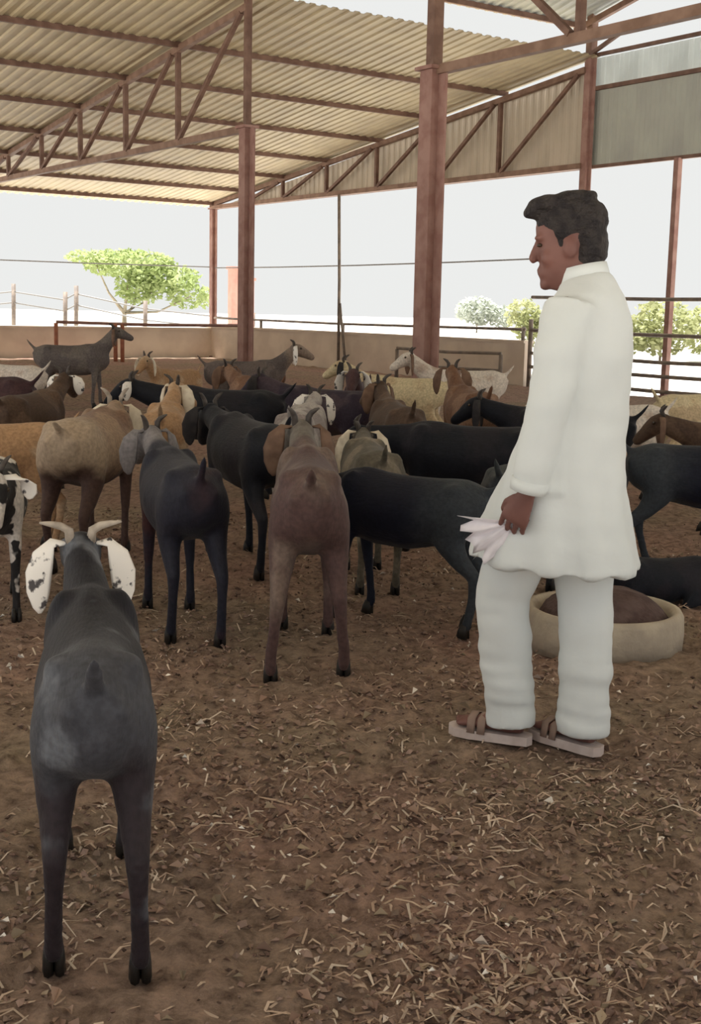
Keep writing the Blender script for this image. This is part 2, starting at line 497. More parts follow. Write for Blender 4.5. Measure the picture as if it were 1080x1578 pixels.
def tree(name, lab, cat, base, trunk_h, blobs, n, leaf, m, seed):
    rnd = random.Random(seed)
    t = empty(name, Vector(base))
    tag(t, lab, cat)
    tb = MB()
    B = Vector(base)
    for (bx, by, bz, rx, ry, rz) in blobs:
        c = B + Vector((bx, by, bz))
        mid = B.lerp(c, 0.5) + Vector((0, 0, 0.12 * trunk_h))
        tb.tube([B - Vector((0, 0, .05)), B + Vector((0, 0, trunk_h * .5)), mid, c], [0.11 * trunk_h / 2, 0.08 * trunk_h / 2, 0.035 * trunk_h / 2, 0.02], 6)
    tb.build('trunk', M_BARK, t, True)
    cr = MB()
    tot = sum(b[3] * b[4] * b[5] for b in blobs)
    for (bx, by, bz, rx, ry, rz) in blobs:
        for _ in range(int(n * rx * ry * rz / tot)):
            while True:
                d = Vector((rnd.uniform(-1, 1), rnd.uniform(-1, 1), rnd.uniform(-1, 1)))
                if 0.25 < d.length < 1: break
            p = B + Vector((bx + d.x * rx, by + d.y * ry, bz + d.z * rz))
            a = Vector((rnd.uniform(-1, 1), rnd.uniform(-1, 1), rnd.uniform(-.6, .6))).normalized()
            b2 = a.cross(Vector((rnd.uniform(-1, 1), rnd.uniform(-1, 1), rnd.uniform(-1, 1)))).normalized()
            s = leaf * rnd.uniform(.6, 1.3)
            cr.add([p - a * s, p + b2 * s * .5, p + a * s, p - b2 * s * .5], [(0, 1, 2, 3)])
    c = cr.build('crown', m, t)
    return t
tree('acacia_tree', 'washed out green spreading acacia beyond the far wall', 'tree', (-9.0, 50, -0.06), 2.2,
     [(0.2, 0, 3.0, 1.9, 1.5, .55), (-1.2, 0, 3.2, 1.1, 1.0, .3), (1.5, 0, 2.5, 1.5, 1.2, .6), (.6, 0, 2.1, 1.0, 1.0, .7), (2.6, 0, 1.8, 1.0, .8, .5)], 3600, 0.13, M_LEAF, 3)
tree('roadside_bush', 'small green bush on the horizon just left of the man', 'bush', (6.2, 47, -0.06), 0.8, [(0, 0, 1.3, .7, .7, .7), (.5, 0, .8, .8, .7, .6)], 1000, 0.12, M_LEAF2, 4)
tree('roadside_bush', 'faint grey green bush on the horizon right of the middle column', 'bush', (8.6, 90, -0.06), 1.2, [(0, 0, 1.5, 1.6, 1.2, 1.0), (1.9, 0, 1.1, 1.2, 1, .8)], 1200, 0.2, M_LEAF3, 5)
tree('field_shrub', 'yellow green shrub left of the rusty post behind the man', 'shrub', (9.6, 40, -0.06), 0.9, [(0, 0, 1.1, 1.1, .9, .9), (-.9, 0, .8, .8, .7, .6)], 1500, 0.12, M_LEAF2, 6)
tree('field_shrub', 'yellow green shrub at the right edge beyond the rails', 'shrub', (11.6, 41, -0.06), 0.9, [(0, 0, 1.0, 1.2, .9, .9), (1.2, 0, .8, 1.0, .7, .6)], 1500, 0.12, M_LEAF2, 7)

# ================================================================== FEED TROUGH
t = empty('feed_trough', Vector((1.08, 5.24, 0)))
tag(t, 'round cement feed trough behind the man\'s right leg', 'trough')
def lathe(prof, n, cx, cy):
    v_, f_ = [], []
    for r, z in prof:
        for j in range(n):
            a = 2 * math.pi * j / n
            rr = r * (1 + 0.015 * noise.noise(Vector((math.cos(a) * 2, math.sin(a) * 2, z * 6))))
            v_.append((cx + rr * math.cos(a), cy + rr * math.sin(a), z))
    for i in range(len(prof) - 1):
        for j in range(n):
            f_.append((i * n + j, i * n + (j + 1) % n, (i + 1) * n + (j + 1) % n, (i + 1) * n + j))
    mb = MB()
    mb.add(v_, f_)
    return mb
lathe([(0.001, -.02), (.335, -.02), (.34, .06), (.335, .125), (.322, .15), (.30, .15), (.285, .13), (.27, .03), (.001, .03)], 40, 1.08, 5.24).build('basin', M_TROUGH, t, True)
fm = lathe([(.001, .235), (.06, .232), (.12, .222), (.18, .20), (.24, .16), (.275, .11), (.268, .04), (.001, .04)], 32, 1.08, 5.24)
for p in fm.v:
    p.z += 0.02 * noise.noise(p * 14)
o = fm.build('feed_heap', M_FEED, None, True)
tag(o, 'dark brown heap of feed in the round trough', 'feed', kind='stuff')

# ================================================================== ORGANIC BODY HELPERS
def ring_tube(bm, rings, side=(0, 1, 0), n=14, pinch=0.0):
    """rings: (center, half_width along side, half_height). Closed tube."""
    side = Vector(side)
    cs = [Vector(r[0]) for r in rings]
    all_ = []
    for i, (c, rw, rh) in enumerate(rings):
        t_ = (cs[min(i + 1, len(cs) - 1)] - cs[max(i - 1, 0)]).normalized()
        s = (side - t_ * side.dot(t_)).normalized()
        k = t_.cross(s)
        row = []
        for j in range(n):
            a = 2 * math.pi * j / n
            y, z = math.cos(a), math.sin(a)
            if pinch and z > 0:
                y *= 1 - pinch * z * z
            row.append(bm.verts.new(cs[i] + s * (y * rw) + k * (z * rh)))
        all_.append(row)
    for i in range(len(all_) - 1):
        for j in range(n):
            bm.faces.new((all_[i][j], all_[i][(j + 1) % n], all_[i + 1][(j + 1) % n], all_[i + 1][j]))
    bm.faces.new(all_[0][::-1])
    bm.faces.new(all_[-1])
def ellipsoid(bm, c, r, rot=None, seg=14, rings_=9):
    M = Matrix.Translation(Vector(c)) @ (rot.to_4x4() if rot else Matrix.Identity(4)) @ Matrix.Diagonal((*r, 1))
    bmesh.ops.create_uvsphere(bm, u_segments=seg, v_segments=rings_, radius=1.0, matrix=M)
def remeshed(bm, voxel, smooth=2, wfun=None, extra=0):
    bmesh.ops.recalc_face_normals(bm, faces=bm.faces)
    me = bpy.data.meshes.new('tmp')
    bm.to_mesh(me)
    bm.free()
    o_ = bpy.data.objects.new('tmp', me)
    COL.objects.link(o_)
    md = o_.modifiers.new('r', 'REMESH')
    md.mode = 'VOXEL'
    md.voxel_size = voxel
    dg = bpy.context.evaluated_depsgraph_get()
    out = bpy.data.meshes.new_from_object(o_.evaluated_get(dg))
    bpy.data.objects.remove(o_)
    bpy.data.meshes.remove(me)
    n = len(out.vertices)
    co = np.empty(n * 3); out.vertices.foreach_get('co', co); co = co.reshape(n, 3)
    ed = np.empty(len(out.edges) * 2, dtype=np.int64); out.edges.foreach_get('vertices', ed); ed = ed.reshape(-1, 2)
    deg = np.bincount(ed.ravel(), minlength=n).astype(float)
    wt = wfun(co) if wfun else np.zeros(n)
    for it in range(smooth + extra):
        acc = np.zeros((n, 3))
        for k in range(3):
            acc[:, k] = np.bincount(ed[:, 0], co[ed[:, 1], k], n) + np.bincount(ed[:, 1], co[ed[:, 0], k], n)
        acc /= np.maximum(deg, 1)[:, None]
        w_ = np.full(n, 0.5) if it < smooth else 0.6 * wt
        co = co + (acc - co) * w_[:, None]
    out.vertices.foreach_set('co', co.ravel())
    out.polygons.foreach_set('use_smooth', [True] * len(out.polygons))
    out.update()
    return out
def bm_mesh(bm, name, smooth=True):
    bmesh.ops.recalc_face_normals(bm, faces=bm.faces)
    me = bpy.data.meshes.new(name)
    bm.to_mesh(me)
    bm.free()
    if smooth:
        me.polygons.foreach_set('use_smooth', [True] * len(me.polygons))
    return me

# ================================================================== GOATS
def coat(name, base, patch=None, scale=5.0, lo=0.5, hi=0.56, rear=None, head=None, belly=None, seed=0.0, spot=None):
    """goat coat: base colour, noise patches, own colour of hindquarters / head / belly as the animal is marked"""
    if name in MATS:
        return MATS[name]
    m = bpy.data.materials.new(name)
    m.use_nodes = True
    nt = m.node_tree
    b = nt.nodes['Principled BSDF']
    b.inputs['Roughness'].default_value = 0.68
    b.inputs['Specular IOR Level'].default_value = 0.22
    b.inputs['Sheen Weight'].default_value = 0.06
    b.inputs['Sheen Roughness'].default_value = 0.4
    tc = nt.nodes.new('ShaderNodeTexCoord')
    sp = nt.nodes.new('ShaderNodeSeparateXYZ')
    nt.links.new(tc.outputs['Object'], sp.inputs[0])
    mp = nt.nodes.new('ShaderNodeMapping')
    mp.inputs['Location'].default_value = (seed, seed * 0.7, seed * 1.3)
    nt.links.new(tc.outputs['Object'], mp.inputs['Vector'])
    def nz(s, d=3):
        n = nt.nodes.new('ShaderNodeTexNoise')
        n.inputs['Scale'].default_value = s
        n.inputs['Detail'].default_value = d
        nt.links.new(mp.outputs['Vector'], n.inputs['Vector'])
        return n.outputs['Fac']
    def mix(fac, A, B, blend='MIX'):
        x = nt.nodes.new('ShaderNodeMix')
        x.data_type = 'RGBA'
        x.blend_type = blend
        if isinstance(fac, float): x.inputs['Factor'].default_value = fac
        else: nt.links.new(fac, x.inputs['Factor'])
        for sock, val in (('A', A), ('B', B)):
            if isinstance(val, tuple): x.inputs[sock].default_value = (*val, 1)
            else: nt.links.new(val, x.inputs[sock])
        return x.outputs['Result']
    def rng(val, a, b_):
        r = nt.nodes.new('ShaderNodeMapRange')
        r.interpolation_type = 'SMOOTHSTEP'
        r.inputs['From Min'].default_value = a
        r.inputs['From Max'].default_value = b_
        nt.links.new(val, r.inputs['Value'])
        return r.outputs['Result']
    def wob(val, amt=0.25):
        n = nz(7.0)
        a = nt.nodes.new('ShaderNodeMath'); a.operation = 'MULTIPLY_ADD'
        a.inputs[1].default_value = amt; a.inputs[2].default_value = -amt / 2
        nt.links.new(n, a.inputs[0])
        c = nt.nodes.new('ShaderNodeMath'); c.operation = 'ADD'
        nt.links.new(a.outputs[0], c.inputs[0]); nt.links.new(val, c.inputs[1])
        return c.outputs[0]
    col = base
    if patch:
        col = mix(rng(nz(scale), lo, hi), base, patch)
    if rear:
        col = mix(rng(wob(sp.outputs['X']), -0.05, -0.28), col, rear)
    if head:
        col = mix(rng(wob(sp.outputs['X'], .12), 0.36, 0.46), col, head)
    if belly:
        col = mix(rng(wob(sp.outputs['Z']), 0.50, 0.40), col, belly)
    if spot:
        col = mix(rng(nz(spot[1]), spot[2], spot[3]), col, spot[0])
    v = nz(60.0, 4)
    col = mix(0.5, col, (lambda r: r)(rampcol(nt, v)), 'MULTIPLY')
    nt.links.new(col, b.inputs['Base Color'])
    mp2 = nt.nodes.new('ShaderNodeMapping')
    mp2.inputs['Scale'].default_value = (30, 160, 60)
    nt.links.new(tc.outputs['Object'], mp2.inputs['Vector'])
    n2 = nt.nodes.new('ShaderNodeTexNoise')
    n2.inputs['Scale'].default_value = 1.0
    n2.inputs['Detail'].default_value = 4
    nt.links.new(mp2.outputs['Vector'], n2.inputs['Vector'])
    bp = nt.nodes.new('ShaderNodeBump')
    bp.inputs['Strength'].default_value = 0.35
    bp.inputs['Distance'].default_value = 0.008
    nt.links.new(n2.outputs['Fac'], bp.inputs['Height'])
    nt.links.new(bp.outputs['Normal'], b.inputs['Normal'])
    MATS[name] = m
    return m
def rampcol(nt, fac):
    r = nt.nodes.new('ShaderNodeValToRGB')
    r.color_ramp.elements[0].position = 0.35
    r.color_ramp.elements[0].color = (0.6, 0.6, 0.6, 1)
    r.color_ramp.elements[1].position = 0.65
    r.color_ramp.elements[1].color = (1.3, 1.3, 1.3, 1)
    nt.links.new(fac, r.inputs['Fac'])
    return r.outputs['Color']
BLACK = (0.012, 0.012, 0.016)
M_HOOF = mat('hoof_horn', (0.02, 0.016, 0.013), 0.5)
M_HORN = mat('pale_horn', (0.45, 0.38, 0.31), 0.5, (0.3, 0.25, 0.2), 20)
M_HORND = mat('dark_horn', (0.09, 0.075, 0.065), 0.5, (0.05, 0.04, 0.035), 20)
M_EYE = mat('goat_eye', (0.03, 0.015, 0.005), 0.15, spec=0.6)
M_EARW = mat('white_speckled_ear', (0.85, 0.80, 0.74), 0.8, (0.08, 0.07, 0.07), 26, lo=0.58, hi=0.64)
M_EARC = mat('cream_ear', (0.78, 0.70, 0.56), 0.8, (0.58, 0.49, 0.37), 14)
M_EARD = mat('dark_ear', (0.02, 0.018, 0.02), 0.8, (0.04, 0.034, 0.034), 14)
M_EARB = mat('brown_ear', (0.13, 0.075, 0.05), 0.8, (0.2, 0.12, 0.08), 14)

def goat(label, x, y, heading, s=1.0, coatm=None, earm=None, neck=(48, 0), head=(25, 0), legs=(0, 0, 0, 0), splay=0.0,
         wid=1.0, horn=0.12, hornm=None, ear=1.0, tail=0.6, voxel=0.012, lying=False, hornout=0.5, group='goats of the herd', earout=1.0, name='goat'):
    root = empty(name, Vector((x, y, 0)), math.radians(heading), s)
    tag(root, label, 'goat', group)
    bm = bmesh.new()
    dz = -0.345 if lying else 0.0
    wd = wid
    T = [(-.44, .575, .045, .05), (-.405, .57, .095, .105), (-.33, .565, .13, .14), (-.2, .54, .145, .158), (-.03, .52, .16, .175),
         (.13, .528, .15, .175), (.26, .545, .125, .165), (.35, .56, .09, .13), (.405, .565, .045, .07)]
    ring_tube(bm, [((a, 0, z + dz), w_ * wd, h) for a, z, w_, h in T], pinch=0.25)
    # hip bones, withers
    for sy in (-1, 1):
        ellipsoid(bm, (-.29, sy * .085 * wd, .652 + dz), (.06, .036, .034))
        ellipsoid(bm, (-.415, sy * .055 * wd, .60 + dz), (.04, .03, .03))
        ellipsoid(bm, (.24, sy * .075 * wd, .58 + dz), (.08, .055, .13))
    ellipsoid(bm, (.20, 0, .685 + dz), (.12, .035, .035))
    # neck
    na, ny = math.radians(neck[0]), math.radians(neck[1])
    nd = Vector((math.cos(na) * math.cos(ny), math.cos(na) * math.sin(ny), math.sin(na)))
    nb = Vector((.27, 0, .585 + dz))
    nl = 0.33
    ring_tube(bm, [(nb - Vector((.06, 0, .02)), .085 * wd, .12), (nb + nd * .08, .078 * wd, .105), (nb + nd * .18, .06, .08), (nb + nd * .28, .05, .066), (nb + nd * nl, .045, .055)], pinch=0.15)
    P = nb + nd * nl
    hp, hy = math.radians(head[0]), math.radians(neck[1] + head[1])
    hf = Vector((math.cos(hp) * math.cos(hy), math.cos(hp) * math.sin(hy), -math.sin(hp)))
    hs = Vector((-math.sin(hy), math.cos(hy), 0))
    hu = hf.cross(hs)
    H = lambda a, b_, c: P + hf * a + hs * b_ + hu * c
    ring_tube(bm, [(H(-.05, 0, .0), .03, .035), (H(-.02, 0, .005), .052, .058), (H(.035, 0, .004), .058, .064), (H(.085, 0, -.006), .050, .056),
                   (H(.135, 0, -.018), .040, .044), (H(.18, 0, -.028), .035, .038), (H(.205, 0, -.034), .028, .028), (H(.218, 0, -.036), .012, .014)], side=hs)
    for sy in (-1, 1):
        ellipsoid(bm, H(.045, sy * .045, .03), (.022, .016, .018))
    # tail
    tb = Vector((-.42, 0, .645 + dz))
    ring_tube(bm, [(tb + Vector((.05, 0, -.02)), .03, .03), (tb, .028, .022), (tb + Vector((-.05, 0, .02 + .05 * tail)), .03, .018), (tb + Vector((-.085, 0, .03 + .11 * tail)), .022, .014), (tb + Vector((-.10, 0, .03 + .15 * tail)), .008, .008)])
    feet = []
    if not lying:
        for i, sy in ((0, 1), (1, -1)):             # front legs
            dx = legs[i]
            yb = .085 * wd
            fy = yb + splay * .3
            zk = .30
            kx = .265 + dx * .45 + (.05 if dx > .06 else 0)
            ring_tube(bm, [((.26, sy * yb, .58), .05, .08), ((.255, sy * yb, .47), .045, .062), ((.258 + dx * .15, sy * yb, .40), .034, .042), ((kx, sy * (yb + (fy - yb) * .4), zk), .028, .03),
                           ((kx + (dx * .3), sy * (yb + (fy - yb) * .7), .19), .0195, .021), ((.262 + dx * .93, sy * fy, .085), .020, .022), ((.268 + dx, sy * fy, .045), .022, .025), ((.272 + dx, sy * fy, .02), .018, .02)], n=10)
            feet.append(Vector((.278 + dx, sy * fy, 0)))
        for i, sy in ((2, 1), (3, -1)):             # hind legs
            dx = legs[i]
            yb = .088 * wd
            fy = yb + splay
            ring_tube(bm, [((-.30, sy * yb * .9, .60), .055, .10), ((-.285, sy * yb, .50), .062, .105), ((-.265 + dx * .25, sy * (yb + (fy - yb) * .2), .415), .052, .08), ((-.315 + dx * .5, sy * (yb + (fy - yb) * .4), .335), .036, .048),
                           ((-.385 + dx * .7, sy * (yb + (fy - yb) * .55), .265), .026, .034), ((-.375 + dx * .8, sy * (yb + (fy - yb) * .75), .18), .0195, .023), ((-.355 + dx * .95, sy * fy, .085), .0205, .022), ((-.345 + dx, sy * fy, .045), .022, .025), ((-.340 + dx, sy * fy, .02), .018, .02)], n=10)
            feet.append(Vector((-.335 + dx, sy * fy, 0)))
    else:
        for sy in (-1, 1):
            ring_tube(bm, [((.26, sy * .08, .2), .05, .07), ((.30, sy * .10, .09), .04, .05), ((.42, sy * .11, .05), .028, .03), ((.34, sy * .13, .03), .022, .022), ((.24, sy * .13, .025), .02, .02)], n=10)
            ring_tube(bm, [((-.30, sy * .09, .2), .06, .1), ((-.2, sy * .14, .12), .06, .08), ((-.1, sy * .17, .06), .04, .045), ((-.28, sy * .18, .03), .026, .026), ((-.15, sy * .19, .025), .022, .022), ((-.06, sy * .19, .022), .02, .02)], n=10)
    def wf(co):
        x_, z_ = co[:, 0], co[:, 2]
        if lying:
            return np.clip((z_ - .1) / .08, 0, 1) * np.clip((.42 - x_) / .1, 0.05, 1)
        return np.clip((z_ - .36) / .12, 0, 1) * np.clip((.44 - x_) / .12, 0.05, 1)
    me = remeshed(bm, voxel / s, 2, wf, int(20 * (.012 / voxel)))
    link('body', me, coatm, root)
    # ears
    for sy in (-1, 1):
        b = H(-.015, sy * .045, .028)
        dn = Vector((0, 0, -1))
        o1 = hs * sy
        bm = bmesh.new()
        e = ear
        ring_tube(bm, [(b - o1 * .015, .012, .006), (b + o1 * .03 * earout + hu * .004, .022, .007), (b + o1 * .055 * earout + dn * .035 * e, .036, .007), (b + o1 * .068 * earout + dn * .085 * e, .042, .006), (b + o1 * .07 * earout + dn * .135 * e, .036, .005), (b + o1 * .068 * earout + dn * .175 * e, .02, .004), (b + o1 * .066 * earout + dn * .19 * e, .006, .003)], side=(hf * .55 + o1 * .85), n=10)
        link('ear', bm_mesh(bm, 'ear'), earm or coatm, root)
        if horn:
            hb = H(-.025, sy * .026, .05)
            k = horn
            bm = bmesh.new()
            mb = MB()
            pts = [hb - hu * .02, hb + hu * .3 * k - hf * .15 * k + o1 * .1 * k * hornout, hb + hu * .55 * k - hf * .45 * k + o1 * .5 * k * hornout, hb + hu * .65 * k - hf * .8 * k + o1 * 1.0 * k * hornout, hb + hu * .72 * k - hf * 1.0 * k + o1 * 1.5 * k * hornout]
            mb.tube(pts, [.014, .013, .011, .008, .003], 8)
            bm.free()
            hm = bpy.data.meshes.new('horn')
            hm.from_pydata([tuple(a) for a in mb.v], [], mb.f)
            hm.polygons.foreach_set('use_smooth', [True] * len(hm.polygons))
            link('horn', hm, hornm or M_HORND, root)
        bm = bmesh.new()
        ellipsoid(bm, H(.048, sy * .054, .028), (.011, .008, .010), seg=8, rings_=6)
        link('eye', bm_mesh(bm, 'eye'), M_EYE, root)
    for f_ in feet:
        bm = bmesh.new()
        for sy in (-1, 1):                            # cloven: two claws
            ring_tube(bm, [(f_ + Vector((-.004, sy * .011, .05)), .010, .017), (f_ + Vector((.004, sy * .012, .02)), .012, .024), (f_ + Vector((.008, sy * .012, -.012)), .0125, .028)], n=8)
        link('hoof', bm_mesh(bm, 'hoof'), M_HOOF, root)
    return root

C_fg = coat('coat_black_grey_rump', (0.008, 0.007, 0.011), rear=(0.050, 0.050, 0.058), belly=(0.026, 0.018, 0.021), seed=1.0, spot=((0.12, 0.125, 0.14), 5.5, .55, .70))
C_navy = coat('coat_black_maroon', (0.016, 0.016, 0.026), (0.060, 0.022, 0.020), 2.2, .55, .7, head=(0.20, 0.18, 0.18), seed=2.0)
C_black = coat('coat_black', (0.008, 0.009, 0.014), (0.014, 0.013, 0.018), 4, seed=3.0)
C_brown = coat('coat_purple_brown', (0.085, 0.048, 0.044), (0.15, 0.105, 0.085), 3.0, .5, .62, head=(0.14, 0.12, 0.10), seed=4.4)
C_blackg = coat('coat_black_grey', (0.006, 0.007, 0.016), rear=(0.030, 0.035, 0.042), seed=5.0)
C_dgrey = coat('coat_dark_grey', (0.030, 0.032, 0.036), (0.05, 0.055, 0.055), 4, seed=6.0)
C_maroon = coat('coat_maroon', (0.050, 0.024, 0.028), (0.07, 0.035, 0.036), 3, seed=7.0)
C_tan = coat('coat_tan', (0.40, 0.24, 0.13), (0.50, 0.36, 0.24), 3.5, .48, .6, seed=8.0)
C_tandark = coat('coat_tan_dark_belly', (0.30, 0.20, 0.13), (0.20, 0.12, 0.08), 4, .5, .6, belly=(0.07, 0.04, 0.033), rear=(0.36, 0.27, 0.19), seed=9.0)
C_olive = coat('coat_olive_grey', (0.10, 0.085, 0.062), (0.20, 0.165, 0.12), 5, .5, .6, seed=10.0)
C_pale = coat('coat_pale_grey', (0.42, 0.38, 0.35), (0.26, 0.22, 0.21), 4, .5, .58, seed=11.0)
C_cream = coat('coat_cream', (0.62, 0.52, 0.33), (0.52, 0.40, 0.25), 4, seed=12.0)
C_white = coat('coat_white', (0.68, 0.61, 0.54), (0.50, 0.40, 0.33), 5, .55, .65, seed=13.0)
C_grey = coat('coat_grey', (0.13, 0.11, 0.105), (0.17, 0.145, 0.13), 3, seed=14.0)
C_greyw = coat('coat_grey_white_chest', (0.11, 0.09, 0.085), (0.15, 0.12, 0.11), 3, head=(0.26, 0.2, 0.16), seed=15.0)
C_dbrown = coat('coat_dark_brown', (0.075, 0.045, 0.030), (0.12, 0.075, 0.05), 4, seed=16.0)
C_rbrown = coat('coat_red_brown', (0.17, 0.085, 0.05), (0.24, 0.14, 0.09), 4, seed=17.0)
C_pied = coat('coat_pied', (0.02, 0.018, 0.018), (0.6, 0.55, 0.5), 6, .52, .55, seed=18.0)
C_purple = coat('coat_purple_black', (0.032, 0.022, 0.035), (0.06, 0.04, 0.05), 4, seed=19.0)

G_ = goat
G_('black goat with white speckled ears in the left foreground, seen from behind', -0.575, 2.77, 102, 0.98, C_fg, M_EARW, neck=(25, 5), head=(14, -4), legs=(.03, -.02, .03, -.03), splay=.014, wid=0.86, horn=0.045, hornm=M_HORN, hornout=1.2, ear=1.0, voxel=.0085, tail=.45)
G_('blackish goat with grey head behind the foreground goat, seen from behind', -0.74, 5.42, 108, 1.05, C_navy, C_navy, neck=(22, 5), head=(25, 10), legs=(.04, -.05, .05, -.06), horn=.05, voxel=.011)
G_('big black goat standing just left of the brown middle goat, rump to the camera', -0.55, 6.80, 115, 1.12, C_black, M_EARD, neck=(14, 0), head=(40, 0), legs=(.05, -.04, -.04, .05), horn=.05)
G_('purple brown goat in the middle with splayed hind legs, walking away', -0.17, 5.0, 93, 1.14, C_brown, M_EARB, neck=(22, 4), head=(25, 12), legs=(.05, -.03, -.05, .02), splay=.045, wid=.86, horn=.05, voxel=.011, tail=.3)
G_('glossy black goat left of the man, standing three quarter away', 0.24, 5.52, 150, 0.95, C_blackg, M_EARD, neck=(-8, 0), head=(45, 10), legs=(.03, -.05, -.03, .04), horn=.05, voxel=.011, tail=.2)
G_('dark grey goat half hidden behind the man\'s cloth', 0.84, 6.05, 66, 0.98, C_dgrey, M_EARD, neck=(20, 0), head=(30, 0), legs=(.03, -.04, .05, -.05), horn=.05)
G_('black goat standing side on behind the glossy black goat, left of the man', 0.66, 7.25, 168, 1.05, C_black, M_EARD, neck=(5, 5), head=(40, 0), legs=(.03, -.04, .05, -.05), horn=.05)
G_('maroon brown goat at the left edge, cut by the picture edge', -3.05, 10.2, 178, 1.12, C_maroon, M_EARB, neck=(20, 0), legs=(.03, -.04, .05, -.05), horn=.06)
G_('orange tan goat at the left edge, below the maroon goat', -2.02, 6.95, 205, 1.02, C_tan, M_EARC, neck=(15, 0), head=(40, 0), horn=.05)
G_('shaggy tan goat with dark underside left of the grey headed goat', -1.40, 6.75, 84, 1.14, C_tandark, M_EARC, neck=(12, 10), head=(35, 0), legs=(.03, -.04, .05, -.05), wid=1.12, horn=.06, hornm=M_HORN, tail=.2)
G_('pied goat with white ears at the left edge, facing the camera', -1.60, 5.62, 286, 0.95, C_pied, M_EARW, neck=(15, 0), head=(45, 0), horn=.06, earout=1.4, ear=.5)
G_('tan headed goat looking over the shaggy tan goat', -1.20, 8.05, 96, 1.06, C_tan, M_EARC, neck=(30, -10), head=(20, -30), horn=.05)
G_('greenish black goat side on behind the big black goat, head to the left', -0.98, 9.25, 174, 1.12, C_black, M_EARW, neck=(18, 0), head=(25, 0), ear=.6, horn=.05)
G_('pale grey goat left of the brown middle goat, in the second row', -0.33, 8.15, 84, 1.06, C_pale, M_EARW, neck=(20, 0), head=(25, 20), horn=.05)
G_('olive grey goat with hanging cream ears just right of the brown middle goat', 0.10, 6.42, 97, 1.0, C_olive, M_EARC, neck=(14, -6), head=(25, 0), horn=.04, ear=1.3, earout=1.15)
G_('purple black goat behind the cream eared goat', -0.22, 9.95, 150, 1.08, C_purple, M_EARD, neck=(25, 0), head=(25, 0), horn=.05)
G_('dark brown goat below the middle column', 0.30, 8.6, 100, 1.08, C_dbrown, M_EARB, neck=(28, 0), head=(20, 30), horn=.05)
G_('cream goat lit by the side opening, left of the middle column\'s foot', 0.45, 12.2, 165, 1.06, C_cream, M_EARD, neck=(35, 0), head=(20, 0), horn=.05)
G_('red brown goat right of the middle column\'s foot', 0.92, 9.9, 100, 1.12, C_rbrown, M_EARB, neck=(35, 0), head=(20, -25), horn=.05)
G_('white goat far back right of the middle column', 1.15, 13.4, 190, 1.1, C_white, M_EARB, neck=(40, 0), head=(20, 0), horn=.05)
G_('black goat peeping out left of the man\'s elbow', 1.46, 8.6, 165, 1.05, C_black, M_EARD, neck=(20, 0), head=(25, 0), horn=.05)
G_('tall grey goat standing side on before the far wall, at the left', -3.75, 17.0, 4, 1.18, C_grey, M_EARB, neck=(52, 0), head=(10, 0), legs=(.03, -.04, .05, -.05), horn=.05)
G_('grey goat with lighter neck standing side on right of the left column', -1.22, 14.5, 8, 1.10, C_greyw, M_EARW, neck=(45, 0), head=(15, 0), legs=(.03, -.04, .05, -.05), horn=.05)
G_('tan pink goat far back between the two grey goats', -1.95, 13.9, 242, 0.98, C_tan, M_EARC, neck=(40, 0), head=(25, 0), horn=.05)
G_('whitish goat far back at the left edge', -3.6, 13.2, 160, 1.05, C_white, M_EARC, neck=(30, 0), head=(25, 0), horn=.05)
G_('dark brown goat behind the shaggy tan goat', -2.32, 9.1, 78, 1.05, C_dbrown, M_EARW, neck=(30, 0), head=(25, 0), ear=.7, horn=.05)
G_('brown goat in the back row behind the pale grey goat', -0.85, 11.2, 120, 1.08, C_rbrown, M_EARB, neck=(25, 0), head=(20, 0), horn=.05)
G_('purple brown goat facing the camera in the back row left of the cream goat', 0.08, 11.1, 262, 1.06, C_maroon, M_EARW, neck=(35, 0), head=(25, 0), horn=.05)
G_('black goat side on right of the man, rump toward him', 1.92, 6.75, -6, 1.0, C_blackg, M_EARD, neck=(20, 0), head=(30, 0), legs=(.03, -.04, .05, -.05), horn=.05)
G_('pale goat right of the man behind the black one', 1.90, 9.3, 195, 1.04, C_white, M_EARC, neck=(10, 0), head=(35, 0), horn=.05)
G_('dark brown goat behind the black one at the right edge', 2.55, 8.0, 172, 1.0, C_dbrown, M_EARB, neck=(20, 0), head=(30, 0), horn=.05)
G_('cream goat at the right edge in the back row', 2.85, 10.4, 30, 1.08, C_cream, M_EARC, neck=(30, 0), head=(25, 0), horn=.05)
G_('small black kid lying behind the round trough', 1.50, 5.95, 200, 0.66, C_black, M_EARW, neck=(12, 0), head=(35, 0), lying=True, horn=0, voxel=.010, ear=.8)

# ================================================================== THE MAN
M_SKIN = mat('brown_skin', (0.155, 0.068, 0.055), 0.55, (0.19, 0.085, 0.068), 9, spec=0.35)
M_CLOTH = mat('white_cotton', (0.68, 0.705, 0.695), 0.85, (0.64, 0.665, 0.655), 3, bump=0.12, bscale=14, spec=0.15)
M_HAIR = mat('dark_hair', (0.016, 0.012, 0.013), 0.6, (0.035, 0.028, 0.026), 30, bump=0.8, bscale=90)
M_SANDAL = mat('pale_sandal', (0.62, 0.52, 0.48), 0.7, (0.52, 0.42, 0.38), 12)
M_STRAP = mat('sandal_strap', (0.28, 0.19, 0.15), 0.7)
M_KERCH = mat('white_kerchief', (0.82, 0.77, 0.80), 0.85, (0.75, 0.70, 0.73), 10, spec=0.15)
man = empty('person', Vector((0.655, 3.915, 0)), math.radians(152))
tag(man, 'man in long white kurta and white trousers walking left, cloth in hand', 'person')

